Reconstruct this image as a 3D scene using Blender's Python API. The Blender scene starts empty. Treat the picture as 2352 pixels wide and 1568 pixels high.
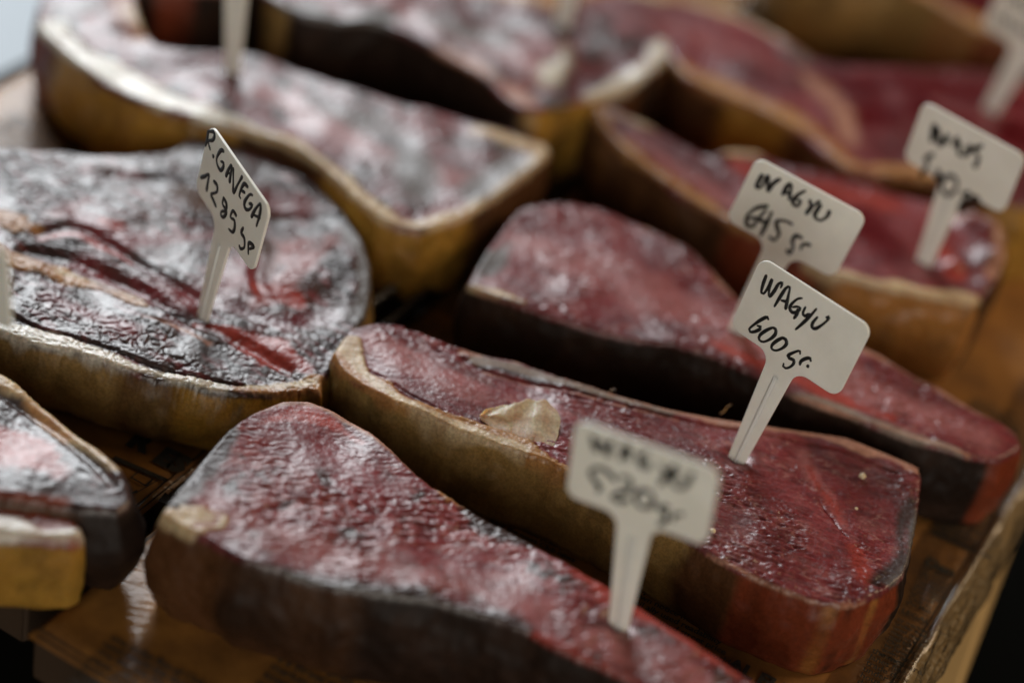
import bpy, bmesh, math, random
import numpy as np
from mathutils import Vector, Matrix, geometry

# ------------------------------------------------------------------ camera, world, light, exposure
S = bpy.context.scene
COL = S.collection
W, H = 2352, 1568                       # pixel grid the outlines were measured in
LENS = 70.0
F = LENS / 36 * W
PITCH, ROLL = math.radians(36.6), math.radians(13)
C = np.array([0, -.606, .49])
fwd = np.array([0, math.cos(PITCH), -math.sin(PITCH)])
r0 = np.array([1, 0, 0.]); u0 = np.cross(r0, fwd)
RX = math.cos(ROLL) * r0 + math.sin(ROLL) * u0
UX = -math.sin(ROLL) * r0 + math.cos(ROLL) * u0
def at(x, y, z):
    d = fwd * F + RX * (x - W / 2) - UX * (y - H / 2)
    return C + d * ((z - C[2]) / d[2])
cam = bpy.data.cameras.new('camera'); co = bpy.data.objects.new('camera', cam); COL.objects.link(co)
co.matrix_world = Matrix(((RX[0], UX[0], -fwd[0], C[0]), (RX[1], UX[1], -fwd[1], C[1]), (RX[2], UX[2], -fwd[2], C[2]), (0, 0, 0, 1)))
cam.lens = LENS; cam.sensor_width = 36; cam.clip_start = .02; cam.clip_end = 60
cam.dof.use_dof = True
cam.dof.focus_distance = .706
cam.dof.aperture_fstop = 2.45
cam.dof.aperture_blades = 0
S.camera = co
S.view_settings.view_transform = 'Standard'; S.view_settings.look = 'None'
S.view_settings.exposure = 0; S.view_settings.gamma = 1
S.cycles.use_denoising = True
S.cycles.max_bounces = 8
S.cycles.sample_clamp_indirect = 4
w = bpy.data.worlds.new('World'); S.world = w; w.use_nodes = True
w.node_tree.nodes['Background'].inputs[0].default_value = (1, .84, .62, 1)
w.node_tree.nodes['Background'].inputs[1].default_value = .012
def area(name, loc, target, sx, sy, power, color):
    l = bpy.data.lights.new(name, 'AREA'); l.shape = 'RECTANGLE'; l.size = sx; l.size_y = sy
    l.energy = power; l.color = color
    o = bpy.data.objects.new(name, l); COL.objects.link(o); o.location = loc
    o.rotation_euler = (Vector(target) - Vector(loc)).to_track_quat('-Z', 'Y').to_euler()
    return o
area('window_light', (-1.0, 2.0, 1.5), (0, 0, 0), 1.3, 1.1, 74, (.93, .97, 1.0))
area('room_fill_light', (.45, -2.6, .75), (0, 0, 0), 2.0, 1.3, 30, (1, .95, .85))
area('warm_side_light', (1.0, .20, .72), (.2, 0, 0), .45, .35, 5.0, (1, .76, .50))

# ------------------------------------------------------------------ tagging
def tag(o, label=None, cat=None, group=None, kind=None):
    for k, v in (('label', label), ('category', cat), ('group', group), ('kind', kind)):
        if v: o[k] = v
    return o
def empty(name, loc=(0, 0, 0)):
    o = bpy.data.objects.new(name, None); o.empty_display_size = .01; COL.objects.link(o); o.location = loc
    return o

# ------------------------------------------------------------------ noise
def perlin(p, seed=0):
    rg = np.random.default_rng(seed); perm = rg.permutation(256)
    g = rg.normal(size=(256, 3)); g /= np.linalg.norm(g, axis=1)[:, None]
    pi = np.floor(p).astype(int); f = p - pi; u = f * f * f * (f * (f * 6 - 15) + 10); pi &= 255
    out = 0
    for i in (0, 1):
        a = perm[(pi[:, 0] + i) & 255]; wx = u[:, 0] if i else 1 - u[:, 0]
        for j in (0, 1):
            b = perm[(a + pi[:, 1] + j) & 255]; wy = u[:, 1] if j else 1 - u[:, 1]
            for k in (0, 1):
                c = perm[(b + pi[:, 2] + k) & 255]; wz = u[:, 2] if k else 1 - u[:, 2]
                d = g[c]
                out = out + wx * wy * wz * (d[:, 0] * (f[:, 0] - i) + d[:, 1] * (f[:, 1] - j) + d[:, 2] * (f[:, 2] - k))
    return out * 1.5
def fbm(p, seed=0, oct=3, gain=.5):
    s, a = 0, 1
    for o in range(oct):
        s = s + a * perlin(p * 2.03 ** o, seed + o * 7); a *= gain
    return s
def worley(p, seed=0):
    rg = np.random.default_rng(seed); jx = rg.random((64, 64)); jy = rg.random((64, 64))
    pi = np.floor(p).astype(int); f = p - pi
    f1 = np.full(len(p), 9.); f2 = np.full(len(p), 9.)
    for i in (-1, 0, 1):
        for j in (-1, 0, 1):
            a, b = (pi[:, 0] + i) & 63, (pi[:, 1] + j) & 63
            d = np.hypot(i + jx[a, b] - f[:, 0], j + jy[a, b] - f[:, 1])
            m = d < f1; f2 = np.where(m, f1, np.minimum(f2, d)); f1 = np.where(m, d, f1)
    return f1, f2
def sstep(a, b, x):
    t = np.clip((x - a) / (b - a), 0, 1); return t * t * (3 - 2 * t)
def catmull(P, step, closed=True):
    P = np.array(P, float); n = len(P); out = []
    rng = range(n) if closed else range(n - 1)
    for i in rng:
        if closed: a, b, c, d = P[(i - 1) % n], P[i], P[(i + 1) % n], P[(i + 2) % n]
        else: a, b, c, d = P[max(i - 1, 0)], P[i], P[i + 1], P[min(i + 2, n - 1)]
        k = max(1, int(np.linalg.norm(c - b) / step))
        for t in np.arange(k) / k:
            out.append(.5 * ((2 * b) + (c - a) * t + (2 * a - 5 * b + 4 * c - d) * t * t + (3 * b - a - 3 * c + d) * t ** 3))
    if not closed: out.append(P[-1])
    return np.array(out)
def segdist(p, A, B):
    """distance of points p to segments A-B: best distance, segment index, parameter"""
    best = np.full(len(p), 1e9); idx = np.zeros(len(p), int); par = np.zeros(len(p))
    AB = B - A; L = np.maximum((AB ** 2).sum(1), 1e-18)
    for s in range(0, len(p), 20000):
        q = p[s:s + 20000]
        d = q[:, None] - A[None]
        t = np.clip((d * AB[None]).sum(2) / L, 0, 1)
        e = d - t[..., None] * AB[None]
        dd = (e ** 2).sum(2); k = dd.argmin(1); r = np.arange(len(q))
        best[s:s + 20000] = np.sqrt(dd[r, k]); idx[s:s + 20000] = k; par[s:s + 20000] = t[r, k]
    return best, idx, par
def inside(p, P):
    A = P; B = np.roll(P, -1, 0); c = np.zeros(len(p), bool)
    for a, b in zip(A, B):
        m = (a[1] > p[:, 1]) != (b[1] > p[:, 1])
        if m.any(): c[m] ^= p[m, 0] < (b[0] - a[0]) * (p[m, 1] - a[1]) / (b[1] - a[1]) + a[0]
    return c

# ------------------------------------------------------------------ materials
def nodes(name):
    m = bpy.data.materials.new(name); m.use_nodes = True; t = m.node_tree
    return m, t, t.nodes['Principled BSDF']
def add(t, kind, **kw):
    n = t.nodes.new(kind)
    for k, v in kw.items(): setattr(n, k, v)
    return n
def noise_node(t, scale, detail=3, rough=.6, vec=None):
    n = add(t, 'ShaderNodeTexNoise'); n.inputs['Scale'].default_value = scale
    n.inputs['Detail'].default_value = detail; n.inputs['Roughness'].default_value = rough
    if vec: t.links.new(vec, n.inputs['Vector'])
    return n
def meat_material():
    m, t, b = nodes('dry_aged_meat')
    L = t.links.new
    geo = add(t, 'ShaderNodeNewGeometry')
    ca = add(t, 'ShaderNodeAttribute', attribute_name='tissue_colour')
    pa = add(t, 'ShaderNodeAttribute', attribute_name='tissue_finish')
    sep = add(t, 'ShaderNodeSeparateColor'); L(pa.outputs['Color'], sep.inputs[0])
    n = noise_node(t, 900, 4, .65, geo.outputs['Position'])
    mr = add(t, 'ShaderNodeMapRange'); mr.inputs['From Min'].default_value = .3; mr.inputs['From Max'].default_value = .7
    mr.inputs['To Min'].default_value = .7; mr.inputs['To Max'].default_value = 1.3
    L(n.outputs[0], mr.inputs['Value'])
    mul = add(t, 'ShaderNodeVectorMath', operation='SCALE'); L(ca.outputs['Color'], mul.inputs[0]); L(mr.outputs[0], mul.inputs['Scale'])
    L(mul.outputs[0], b.inputs['Base Color'])
    n2 = noise_node(t, 420, 3, .6, geo.outputs['Position'])
    ra = add(t, 'ShaderNodeMath', operation='MULTIPLY_ADD'); L(n2.outputs[0], ra.inputs[0]); ra.inputs[1].default_value = .3
    sb = add(t, 'ShaderNodeMath', operation='SUBTRACT'); L(sep.outputs[0], sb.inputs[0]); sb.inputs[1].default_value = .15
    L(sb.outputs[0], ra.inputs[2]); L(ra.outputs[0], b.inputs['Roughness'])
    L(sep.outputs[1], b.inputs['Subsurface Weight'])
    b.inputs['Subsurface Radius'].default_value = (1, .45, .2); b.inputs['Subsurface Scale'].default_value = .004
    L(sep.outputs[2], b.inputs['Specular IOR Level'])
    bp = add(t, 'ShaderNodeBump'); bp.inputs['Strength'].default_value = .22; bp.inputs['Distance'].default_value = .0004
    n3 = noise_node(t, 1000, 4, .6, geo.outputs['Position'])
    L(n3.outputs[0], bp.inputs['Height']); L(bp.outputs[0], b.inputs['Normal'])
    return m
MEAT = meat_material()

def simple(name, col, rough=.5, coat=0, bump=None, var=None, sss=0):
    m, t, b = nodes(name); L = t.links.new
    b.inputs['Base Color'].default_value = (*col, 1); b.inputs['Roughness'].default_value = rough
    b.inputs['Coat Weight'].default_value = coat
    if sss:
        b.inputs['Subsurface Weight'].default_value = sss; b.inputs['Subsurface Scale'].default_value = .002
        b.inputs['Subsurface Radius'].default_value = (1, .8, .6)
    geo = add(t, 'ShaderNodeNewGeometry')
    if var:
        n = noise_node(t, var[0], 4, .6, geo.outputs['Position'])
        r = add(t, 'ShaderNodeValToRGB'); r.color_ramp.elements[0].position = .35; r.color_ramp.elements[1].position = .65
        r.color_ramp.elements[0].color = (*[c * var[1] for c in col], 1); r.color_ramp.elements[1].color = (*[min(1, c * var[2]) for c in col], 1)
        L(n.outputs[0], r.inputs[0]); L(r.outputs[0], b.inputs['Base Color'])
    if bump:
        n = noise_node(t, bump[0], 3, .6, geo.outputs['Position'])
        bp = add(t, 'ShaderNodeBump'); bp.inputs['Strength'].default_value = bump[1]; bp.inputs['Distance'].default_value = bump[2]
        L(n.outputs[0], bp.inputs['Height']); L(bp.outputs[0], b.inputs['Normal'])
    return m
PLASTIC = simple('cream_plastic', (.90, .89, .83), .32, 0, (700, .12, .0003), (60, .93, 1.03), .25)
INK = simple('marker_ink', (.012, .014, .014), .45)
PRINT = simple('newsprint_ink', (.025, .022, .018), .6, 0, None, (1500, .6, 2.5))
EDGE = simple('board_edge', (.045, .024, .011), .7)
BEIGE = simple('beige_tabletop', (.50, .34, .15), .55, 0, (200, .2, .001), (25, .85, 1.05))
WHITE = simple('white_counter_finish', (.36, .42, .47), .5)
BLACK = simple('black_floor_finish', (.006, .006, .005), 1.0)
BLACK.node_tree.nodes['Principled BSDF'].inputs['Specular IOR Level'].default_value = .05

def paper_material():
    m, t, b = nodes('kraft_newsprint'); L = t.links.new
    geo = add(t, 'ShaderNodeNewGeometry')
    n = noise_node(t, 45, 5, .65, geo.outputs['Position'])
    r = add(t, 'ShaderNodeValToRGB'); e = r.color_ramp.elements
    e[0].position = .3; e[0].color = (.15, .058, .010, 1); e[1].position = .7; e[1].color = (.40, .17, .030, 1)
    L(n.outputs[0], r.inputs[0]); L(r.outputs[0], b.inputs['Base Color'])
    b.inputs['Roughness'].default_value = .7
    b.inputs['Coat Weight'].default_value = .38; b.inputs['Coat Roughness'].default_value = .16
    mp = add(t, 'ShaderNodeMapping'); mp.inputs['Rotation'].default_value = (0, 0, math.radians(-68)); mp.inputs['Scale'].default_value = (30, 150, 100)
    L(geo.outputs['Position'], mp.inputs[0])
    n2 = noise_node(t, 1, 4, .6, mp.outputs[0])
    bp = add(t, 'ShaderNodeBump'); bp.inputs['Strength'].default_value = .6; bp.inputs['Distance'].default_value = .0015
    L(n2.outputs[0], bp.inputs['Height']); L(bp.outputs[0], b.inputs['Coat Normal'])
    return m
PAPER = paper_material()
def film_material(name='cling_film_clear', haze=.02, hcol=(.55, .45, .33, 1), kk=.6):
    m = bpy.data.materials.new(name); m.use_nodes = True; t = m.node_tree; L = t.links.new
    t.nodes.remove(t.nodes['Principled BSDF']); out = t.nodes['Material Output']
    tr = add(t, 'ShaderNodeBsdfTransparent'); tr.inputs[0].default_value = (.97, .96, .94, 1)
    gl = add(t, 'ShaderNodeBsdfGlossy'); gl.inputs['Roughness'].default_value = .16
    df = add(t, 'ShaderNodeBsdfDiffuse'); df.inputs[0].default_value = hcol
    geo = add(t, 'ShaderNodeNewGeometry')
    mp = add(t, 'ShaderNodeMapping'); mp.inputs['Rotation'].default_value = (0, 0, math.radians(-68)); mp.inputs['Scale'].default_value = (120, 900, 500)
    L(geo.outputs['Position'], mp.inputs[0]); n2 = noise_node(t, 1, 4, .6, mp.outputs[0])
    bp = add(t, 'ShaderNodeBump'); bp.inputs['Strength'].default_value = .5; bp.inputs['Distance'].default_value = .0008
    L(n2.outputs[0], bp.inputs['Height']); L(bp.outputs[0], gl.inputs['Normal'])
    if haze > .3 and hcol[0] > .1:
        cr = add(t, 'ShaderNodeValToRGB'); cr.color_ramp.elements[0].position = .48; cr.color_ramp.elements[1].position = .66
        cr.color_ramp.elements[0].color = hcol; cr.color_ramp.elements[1].color = (.46, .37, .26, 1)  # pale streaks in the diffuse colour stand in for highlights on the creases
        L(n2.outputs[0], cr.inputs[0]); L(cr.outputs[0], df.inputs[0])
    fr = add(t, 'ShaderNodeFresnel'); fr.inputs[0].default_value = 1.5; L(bp.outputs[0], fr.inputs['Normal'])
    k = add(t, 'ShaderNodeMath', operation='MULTIPLY'); k.inputs[1].default_value = kk; k.use_clamp = True; L(fr.outputs[0], k.inputs[0])
    m1 = add(t, 'ShaderNodeMixShader'); m1.inputs[0].default_value = haze; L(tr.outputs[0], m1.inputs[1]); L(df.outputs[0], m1.inputs[2])
    m2 = add(t, 'ShaderNodeMixShader'); L(k.outputs[0], m2.inputs[0]); L(m1.outputs[0], m2.inputs[1]); L(gl.outputs[0], m2.inputs[2])
    L(m2.outputs[0], out.inputs[0])
    return m
FILM = film_material()
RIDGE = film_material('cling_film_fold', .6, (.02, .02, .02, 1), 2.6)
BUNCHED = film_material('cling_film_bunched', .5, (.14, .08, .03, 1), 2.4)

# ------------------------------------------------------------------ mesh helpers
def mesh_obj(name, v, f, mat, parent=None, smooth=True, normals=None, cols=None, fin=None):
    me = bpy.data.meshes.new(name)
    v = np.asarray(v, float)
    if isinstance(f, np.ndarray):
        me.vertices.add(len(v)); me.vertices.foreach_set('co', v.ravel())
        me.loops.add(f.size); me.polygons.add(len(f))
        me.loops.foreach_set('vertex_index', f.ravel().astype(np.int32))
        me.polygons.foreach_set('loop_start', np.arange(0, f.size, f.shape[1], dtype=np.int32))
        me.update(calc_edges=True); me.validate()
    else:
        me.from_pydata([tuple(p) for p in v], [], f); me.update()
    me.polygons.foreach_set('use_smooth', [smooth] * len(me.polygons))
    if cols is not None:
        for nm, a in (('tissue_colour', cols), ('tissue_finish', fin)):
            at_ = me.attributes.new(nm, 'FLOAT_COLOR', 'POINT')
            at_.data.foreach_set('color', np.c_[a, np.ones(len(a))].astype(np.float32).ravel())
    if normals is not None: me.normals_split_custom_set_from_vertices(normals.tolist())
    me.materials.append(mat)
    o = bpy.data.objects.new(name, me); COL.objects.link(o)
    if parent:
        o.parent = parent; o.matrix_parent_inverse = Matrix.Identity(4)
        o.location = -parent.location if False else (0, 0, 0)
    return o
def box(name, x0, y0, z0, x1, y1, z1, mat, parent=None, bev=0):
    bm = bmesh.new(); bmesh.ops.create_cube(bm, size=1)
    for q in bm.verts: q.co = Vector((x0 if q.co.x < 0 else x1, y0 if q.co.y < 0 else y1, z0 if q.co.z < 0 else z1))
    if bev: bmesh.ops.bevel(bm, geom=bm.edges[:], offset=bev, segments=2, affect='EDGES')
    me = bpy.data.meshes.new(name); bm.to_mesh(me); bm.free(); me.materials.append(mat)
    o = bpy.data.objects.new(name, me); COL.objects.link(o)
    if parent: o.parent = parent
    return o

# ------------------------------------------------------------------ setting: tables, floor, boards
th = math.radians(67.5); du = np.array([math.cos(th), math.sin(th)]); dn = np.array([math.sin(th), -math.cos(th)])   # along the board, across it to the right
def prism(name, pts, z0, z1, mat, parent=None, bev=0):
    bm = bmesh.new()
    vs = [bm.verts.new((p[0], p[1], z0)) for p in pts]; f = bm.faces.new(vs)
    r = bmesh.ops.extrude_face_region(bm, geom=[f])
    for q in r['geom']:
        if isinstance(q, bmesh.types.BMVert): q.co.z = z1
    bmesh.ops.recalc_face_normals(bm, faces=bm.faces[:])
    if bev: bmesh.ops.bevel(bm, geom=bm.edges[:], offset=bev, segments=3, affect='EDGES')
    me = bpy.data.meshes.new(name); bm.to_mesh(me); bm.free(); me.materials.append(mat)
    o = bpy.data.objects.new(name, me); COL.objects.link(o)
    if parent: o.parent = parent
    return o
floor = box('floor', -6, -6, -.95, 6, 6, -.9, BLACK); tag(floor, kind='structure')
# beige table: its right edge is the line beside the black gap
ta, tb = at(2215, 1568, -.05)[:2], at(2352, 1190, -.05)[:2]
tdir = (tb - ta) / np.linalg.norm(tb - ta); tnr = np.array([-tdir[1], tdir[0]])
la = at(75, 1440, 0)[:2]
p1 = ta - tdir * .35; p2 = ta + tdir * 1.1
table = prism('table', [p1, p2, p2 + tnr * .22, p1 + tnr * .22], -.08, -.05, BEIGE, bev=.003)
tag(table, 'matt beige tabletop under the paper covered boards, its edge showing at lower right', 'table')
ca_ = at(-200, 420, -.02)[:2]
lt = at(0, 170, 0)[:2]
cA = lt - dn * .03 - du * .35; cB = lt - dn * .03 + du * 1.3
counter = prism('counter', [cA, cB, cB - dn * 1.2, cA - dn * 1.2], -.10, -.030, WHITE, bev=.003)
tag(counter, 'pale blue white glossy counter beyond the left edge of the boards', 'counter')

def board(name, corner, width, length, label):
    r = empty(name)
    a = np.array(corner); b = a + dn * width; c = b + du * length; d = a + du * length
    prism('wooden_board', [a, b, c, d], -.024, -.0008, EDGE, r, .0015)
    # paper: fine sheet with slight waves that folds over the edges
    nx, ny = int(width / .004), int(length / .004)
    U, V = np.meshgrid(np.linspace(-.0012, width + .0012, nx), np.linspace(-.0012, length + .0012, ny), indexing='ij')
    P = a[None, None] + U[..., None] * dn + V[..., None] * du
    z = perlin(np.c_[P.reshape(-1, 2) * 22, np.zeros(nx * ny)], 5).reshape(nx, ny) * .0003
    e = np.minimum(np.minimum(U, width - U), np.minimum(V, length - V)); z = z - sstep(.0025, -.0012, e) * .004
    v = np.c_[P.reshape(-1, 2), z.ravel()]
    i = np.arange(nx * ny).reshape(nx, ny)
    f = np.stack([i[:-1, :-1], i[1:, :-1], i[1:, 1:], i[:-1, 1:]], -1).reshape(-1, 4)
    mesh_obj('paper', v, f, PAPER, r)
    tag(r, label, 'board')
    return r, a
rb = at(2060, 1568, 0)[:2]
widthA = float((rb - la) @ dn)
boardA, _ = board('display_board', la + du * -.0, widthA, .95, 'right hand board wrapped in brown newspaper print and cling film, under the wagyu steaks')
gapc = at(335, 1440, 0)[:2]
g2 = at(860, 722, 0)[:2]
offB = float((g2 - la) @ dn)
bR = la + dn * offB + du * float((at(120, 1390, 0)[:2] - la) @ du)
wB = .0
lt2 = at(45, 150, 0)[:2]
wB = float((bR - lt2) @ dn)
boardB, _ = board('display_board', bR - dn * wB + du * 0, wB - .001, .95, 'left hand board wrapped in brown newspaper print and cling film, under the rib steak')
boardB.location.z = -.003

# cling film skirts: creased sheets over the board edges
def film_strip(name, base, length, prof, seed, parent, amp=.0018, step=.0022, mat=None):
    """prof: list of (across, z); base: point on the edge; runs along du"""
    prof = catmull(prof, .0012, False); n, m = len(prof), int(length / step)
    s = np.concatenate([[0], np.cumsum(np.linalg.norm(np.diff(prof, axis=0), axis=1))])
    V = np.linspace(0, length, m)
    tn = np.gradient(prof, axis=0); tn /= np.linalg.norm(tn, axis=1)[:, None]; nn = np.c_[-tn[:, 1], tn[:, 0]]
    SS, VV = np.meshgrid(s, V, indexing='ij')
    q = np.c_[SS.ravel() * 330 + VV.ravel() * 40, VV.ravel() * 38, np.full(SS.size, seed)]
    d = np.abs(perlin(q, seed)) * 1.6 + .45 * perlin(q * 2.7, seed + 1)
    low = perlin(np.c_[VV.ravel() * 9, SS.ravel() * 60, np.zeros(SS.size)], seed + 3)
    d = (d * amp + low * amp * 1.2).reshape(n, m)
    edge = sstep(0, .004, SS)
    d = d * (.15 + .85 * edge); d = np.where(prof[:, 1][:, None] > .0005, np.maximum(d, -.0002), d)
    ac = prof[:, 0][:, None] + nn[:, 0][:, None] * d; z = prof[:, 1][:, None] + nn[:, 1][:, None] * d
    P = base[None, None] + ac[..., None] * dn + VV[..., None] * du
    v = np.c_[P.reshape(-1, 2), z.ravel()]
    i = np.arange(n * m).reshape(n, m)
    f = np.stack([i[:-1, :-1], i[1:, :-1], i[1:, 1:], i[:-1, 1:]], -1).reshape(-1, 4)
    return mesh_obj(name, v, f, mat or FILM, parent)
eA = la + dn * widthA
film_strip('cling_film', eA - du * .03, .62, [(-.020, .0012), (-.012, .0014), (-.003, .0016), (.0005, .0014)], 3, boardA, .0008)
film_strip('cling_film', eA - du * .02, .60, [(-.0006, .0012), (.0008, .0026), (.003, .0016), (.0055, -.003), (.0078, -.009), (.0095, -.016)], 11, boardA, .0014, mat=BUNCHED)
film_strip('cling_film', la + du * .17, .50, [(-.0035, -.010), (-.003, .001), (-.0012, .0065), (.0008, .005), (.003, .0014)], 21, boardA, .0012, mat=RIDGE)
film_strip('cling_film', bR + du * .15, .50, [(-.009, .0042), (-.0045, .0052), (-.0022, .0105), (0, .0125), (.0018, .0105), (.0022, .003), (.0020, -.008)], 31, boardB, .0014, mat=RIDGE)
# front drape of the right board


# newspaper print, lying on the paper
def text(body, x, y, size, ang, parent, z=.0009, bold=0, name='printed_text', align='LEFT', sp=1.0, shear=0, wx=1.0):
    c = bpy.data.curves.new(name, 'FONT'); c.body = body; c.size = size; c.offset = bold; c.align_x = align
    c.space_line = sp; c.shear = shear; c.resolution_u = 2; c.space_character = .95
    c.materials.append(PRINT)
    tmp = bpy.data.objects.new('tmp', c); me = bpy.data.meshes.new_from_object(tmp); me.name = name; bpy.data.objects.remove(tmp)
    if not me.materials: me.materials.append(PRINT)
    o = bpy.data.objects.new(name, me); COL.objects.link(o); o.parent = parent
    o.location = (x, y, z); o.rotation_euler = (0, 0, ang); o.scale = (wx, 1, 1)
    return o
def rule(p, q, wd, parent, z=.0009, name='printed_rule'):
    p, q = np.array(p)[:2], np.array(q)[:2]; d = (q - p) / np.linalg.norm(q - p); n = np.array([-d[1], d[0]]) * wd / 2
    v = [(*(p - n), z), (*(q - n), z), (*(q + n), z), (*(p + n), z)]
    return mesh_obj(name, v, [(0, 1, 2, 3)], PRINT, parent, False)
A0 = at(2128, 1300, 0); A1 = at(2205, 1335, 0)
txa = math.atan2((A1 - A0)[1], (A1 - A0)[0])
tu = np.array([math.cos(txa), math.sin(txa)]); tv = np.array([-tu[1], tu[0]])
text('Den', A0[0] - .0012, A0[1], .0074, txa, boardA, bold=.0004, name='printed_heading', wx=.95)
words = 'for Janes ally colored a measure readability attendance from the world of used Club by mail street of the trade and city house market under notice printed daily paper office news town bill shop every morning new fine goods sold here by the dozen price one dollar'.split()
rngw = random.Random(4)
def column(nw, lines, seed):
    r = random.Random(seed); out = []
    for k in range(lines):
        s = ''
        while len(s) < nw: s += r.choice(words) + ' '
        out.append(s.strip()[:nw + 3])
    return '\n'.join(out)
q = A0[:2] - tv * .0030 - tu * .0012
text('for Janes\nally colored\na measure\nreadability\nattendance\nfrom the\nof used\nClub by\nthe Mail', q[0], q[1] - .0006, .0032, txa, boardA, bold=.00006, name='printed_column', sp=.86)
q2 = q - tv * .0285
text('LEGAL', q2[0], q2[1], .0040, txa, boardA, bold=.0001, name='printed_heading')
rule((*(q2 + tv * .0042 - tu * .001), 0), (*(q2 + tv * .0042 + tu * .018), 0), .0003, boardA)
rule((*(q2 - tv * .001 - tu * .001), 0), (*(q2 - tv * .001 + tu * .018), 0), .0003, boardA)
text(column(10, 9, 8), q2[0] - tv[0] * .005, q2[1] - tv[1] * .005, .003, txa, boardA, bold=.00008, name='printed_column', sp=.9)
# heavy rules beside the column and up towards the steak behind
e0 = at(2232, 1300, 0)[:2]
rule(e0, e0 + tv * .055, .0007, boardA)
rule(e0, e0 - tu * .007, .0005, boardA)
h3 = A0[:2] + tv * .020
rule(h3 - tu * .004, h3 + tu * .020, .0022, boardA)
text(column(12, 6, 5), *(h3 - tu * .002 + tv * .016), .003, txa, boardA, bold=.00008, name='printed_column', sp=.9)
# columns over the rest of both boards
for k, (px_, py_, n_, ln, sz) in enumerate([(1500, 1290, 26, 10, .0040), (1130, 1190, 22, 10, .0036), (1480, 930, 24, 9, .0036), (2000, 1500, 10, 6, .004), (250, 1470, 26, 12, .0042), (900, 700, 20, 12, .0042), (1050, 620, 20, 10, .004), (650, 1500, 24, 10, .005), (1150, 1540, 24, 8, .005), (2180, 1130, 14, 10, .0036), (2230, 920, 14, 10, .0036)]):
    p = at(px_, py_, 0); text(column(n_, ln, 20 + k), p[0], p[1], sz, txa, boardA, bold=.00008, name='printed_column', sp=.9)
b0 = at(1665, 1535, 0); text('AL EUDAI', b0[0], b0[1], .0085, txa - .02, boardA, bold=.0004, name='printed_heading')
for k, (px_, py_, n_, ln, sz) in enumerate([(20, 250, 20, 12, .005), (150, 330, 16, 8, .005), (760, 640, 10, 6, .004), (420, 1175, 8, 4, .003)]):
    p = at(px_, py_, 0); text(column(n_, ln, 50 + k), p[0], p[1], sz, txa, boardB, bold=.00008, name='printed_column', sp=.9)
p = at(352, 1046, 0); text('ES', p[0], p[1], .0125, txa + .02, boardB, bold=.0009, name='printed_heading')
p = at(290, 1008, 0); text('R', p[0], p[1], .0125, txa + .02, boardB, bold=.0009, name='printed_heading')
def pr(a, b, wd, par=boardB): rule(at(*a, 0), at(*b, 0), wd, par)
pr((262, 1040), (384, 1093), .0022)
pr((384, 1089), (318, 1153), .0004); pr((362, 1093), (312, 1122), .0004); pr((330, 1064), (300, 1088), .0004)
pr((303, 1086), (336, 1105), .0007); pr((336, 1105), (352, 1090), .0009); pr((352, 1090), (326, 1078), .0004)
pr((372, 1130), (420, 1150), .0050); pr((390, 1110), (420, 1122), .0005)
pr((300, 1124), (316, 1116), .0009)

# ------------------------------------------------------------------ steaks
#            colour, roughness, sss, coat, part
CL = {
 'lean':  ((.168, .023, .025), .37, .06, .62, 'lean_meat'),
 'pink':  ((.27, .085, .080),  .36, .10, .65, 'lean_meat'),
 'red':   ((.29, .038, .026), .34, .20, .55, 'lean_meat'),
 'wine':  ((.090, .005, .007), .28, .05, .5, 'lean_meat'),
 'crust': ((.044, .019, .015), .37, .0, .8, 'dried_crust'),
 'grey':  ((.100, .082, .074),  .42, .05, .75, 'dried_crust'),
 'fat':   ((.48, .34, .19),   .42, .40, .6, 'fat_cap'),
 'white': ((.56, .50, .41),   .38, .30, .8, 'fat_cap'),
 'amber': ((.36, .17, .055),  .40, .40, .55, 'fat_cap'),
 'tan':   ((.33, .15, .095),   .42, .15, .5, 'membrane'),
 'bone':  ((.19, .135, .10), .50, .10, .4, 'bone'),
 'rind':  ((.022, .011, .007), .55, .0, .18, 'dried_rind'),
 'redside': ((.185, .036, .014), .40, .25, .35, 'dried_rind'),
 'brown': ((.085, .034, .013), .46, .10, .25, 'dried_rind'),
 'olive': ((.31, .185, .060), .42, .30, .4, 'fat_cap'),
 'gold':  ((.36, .185, .030),  .38, .40, .45, 'fat_cap'),
 'orange': ((.36, .15, .035), .38, .35, .45, 'fat_cap'),  # warm glow of light through the fat is put into this side colour
}
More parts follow.
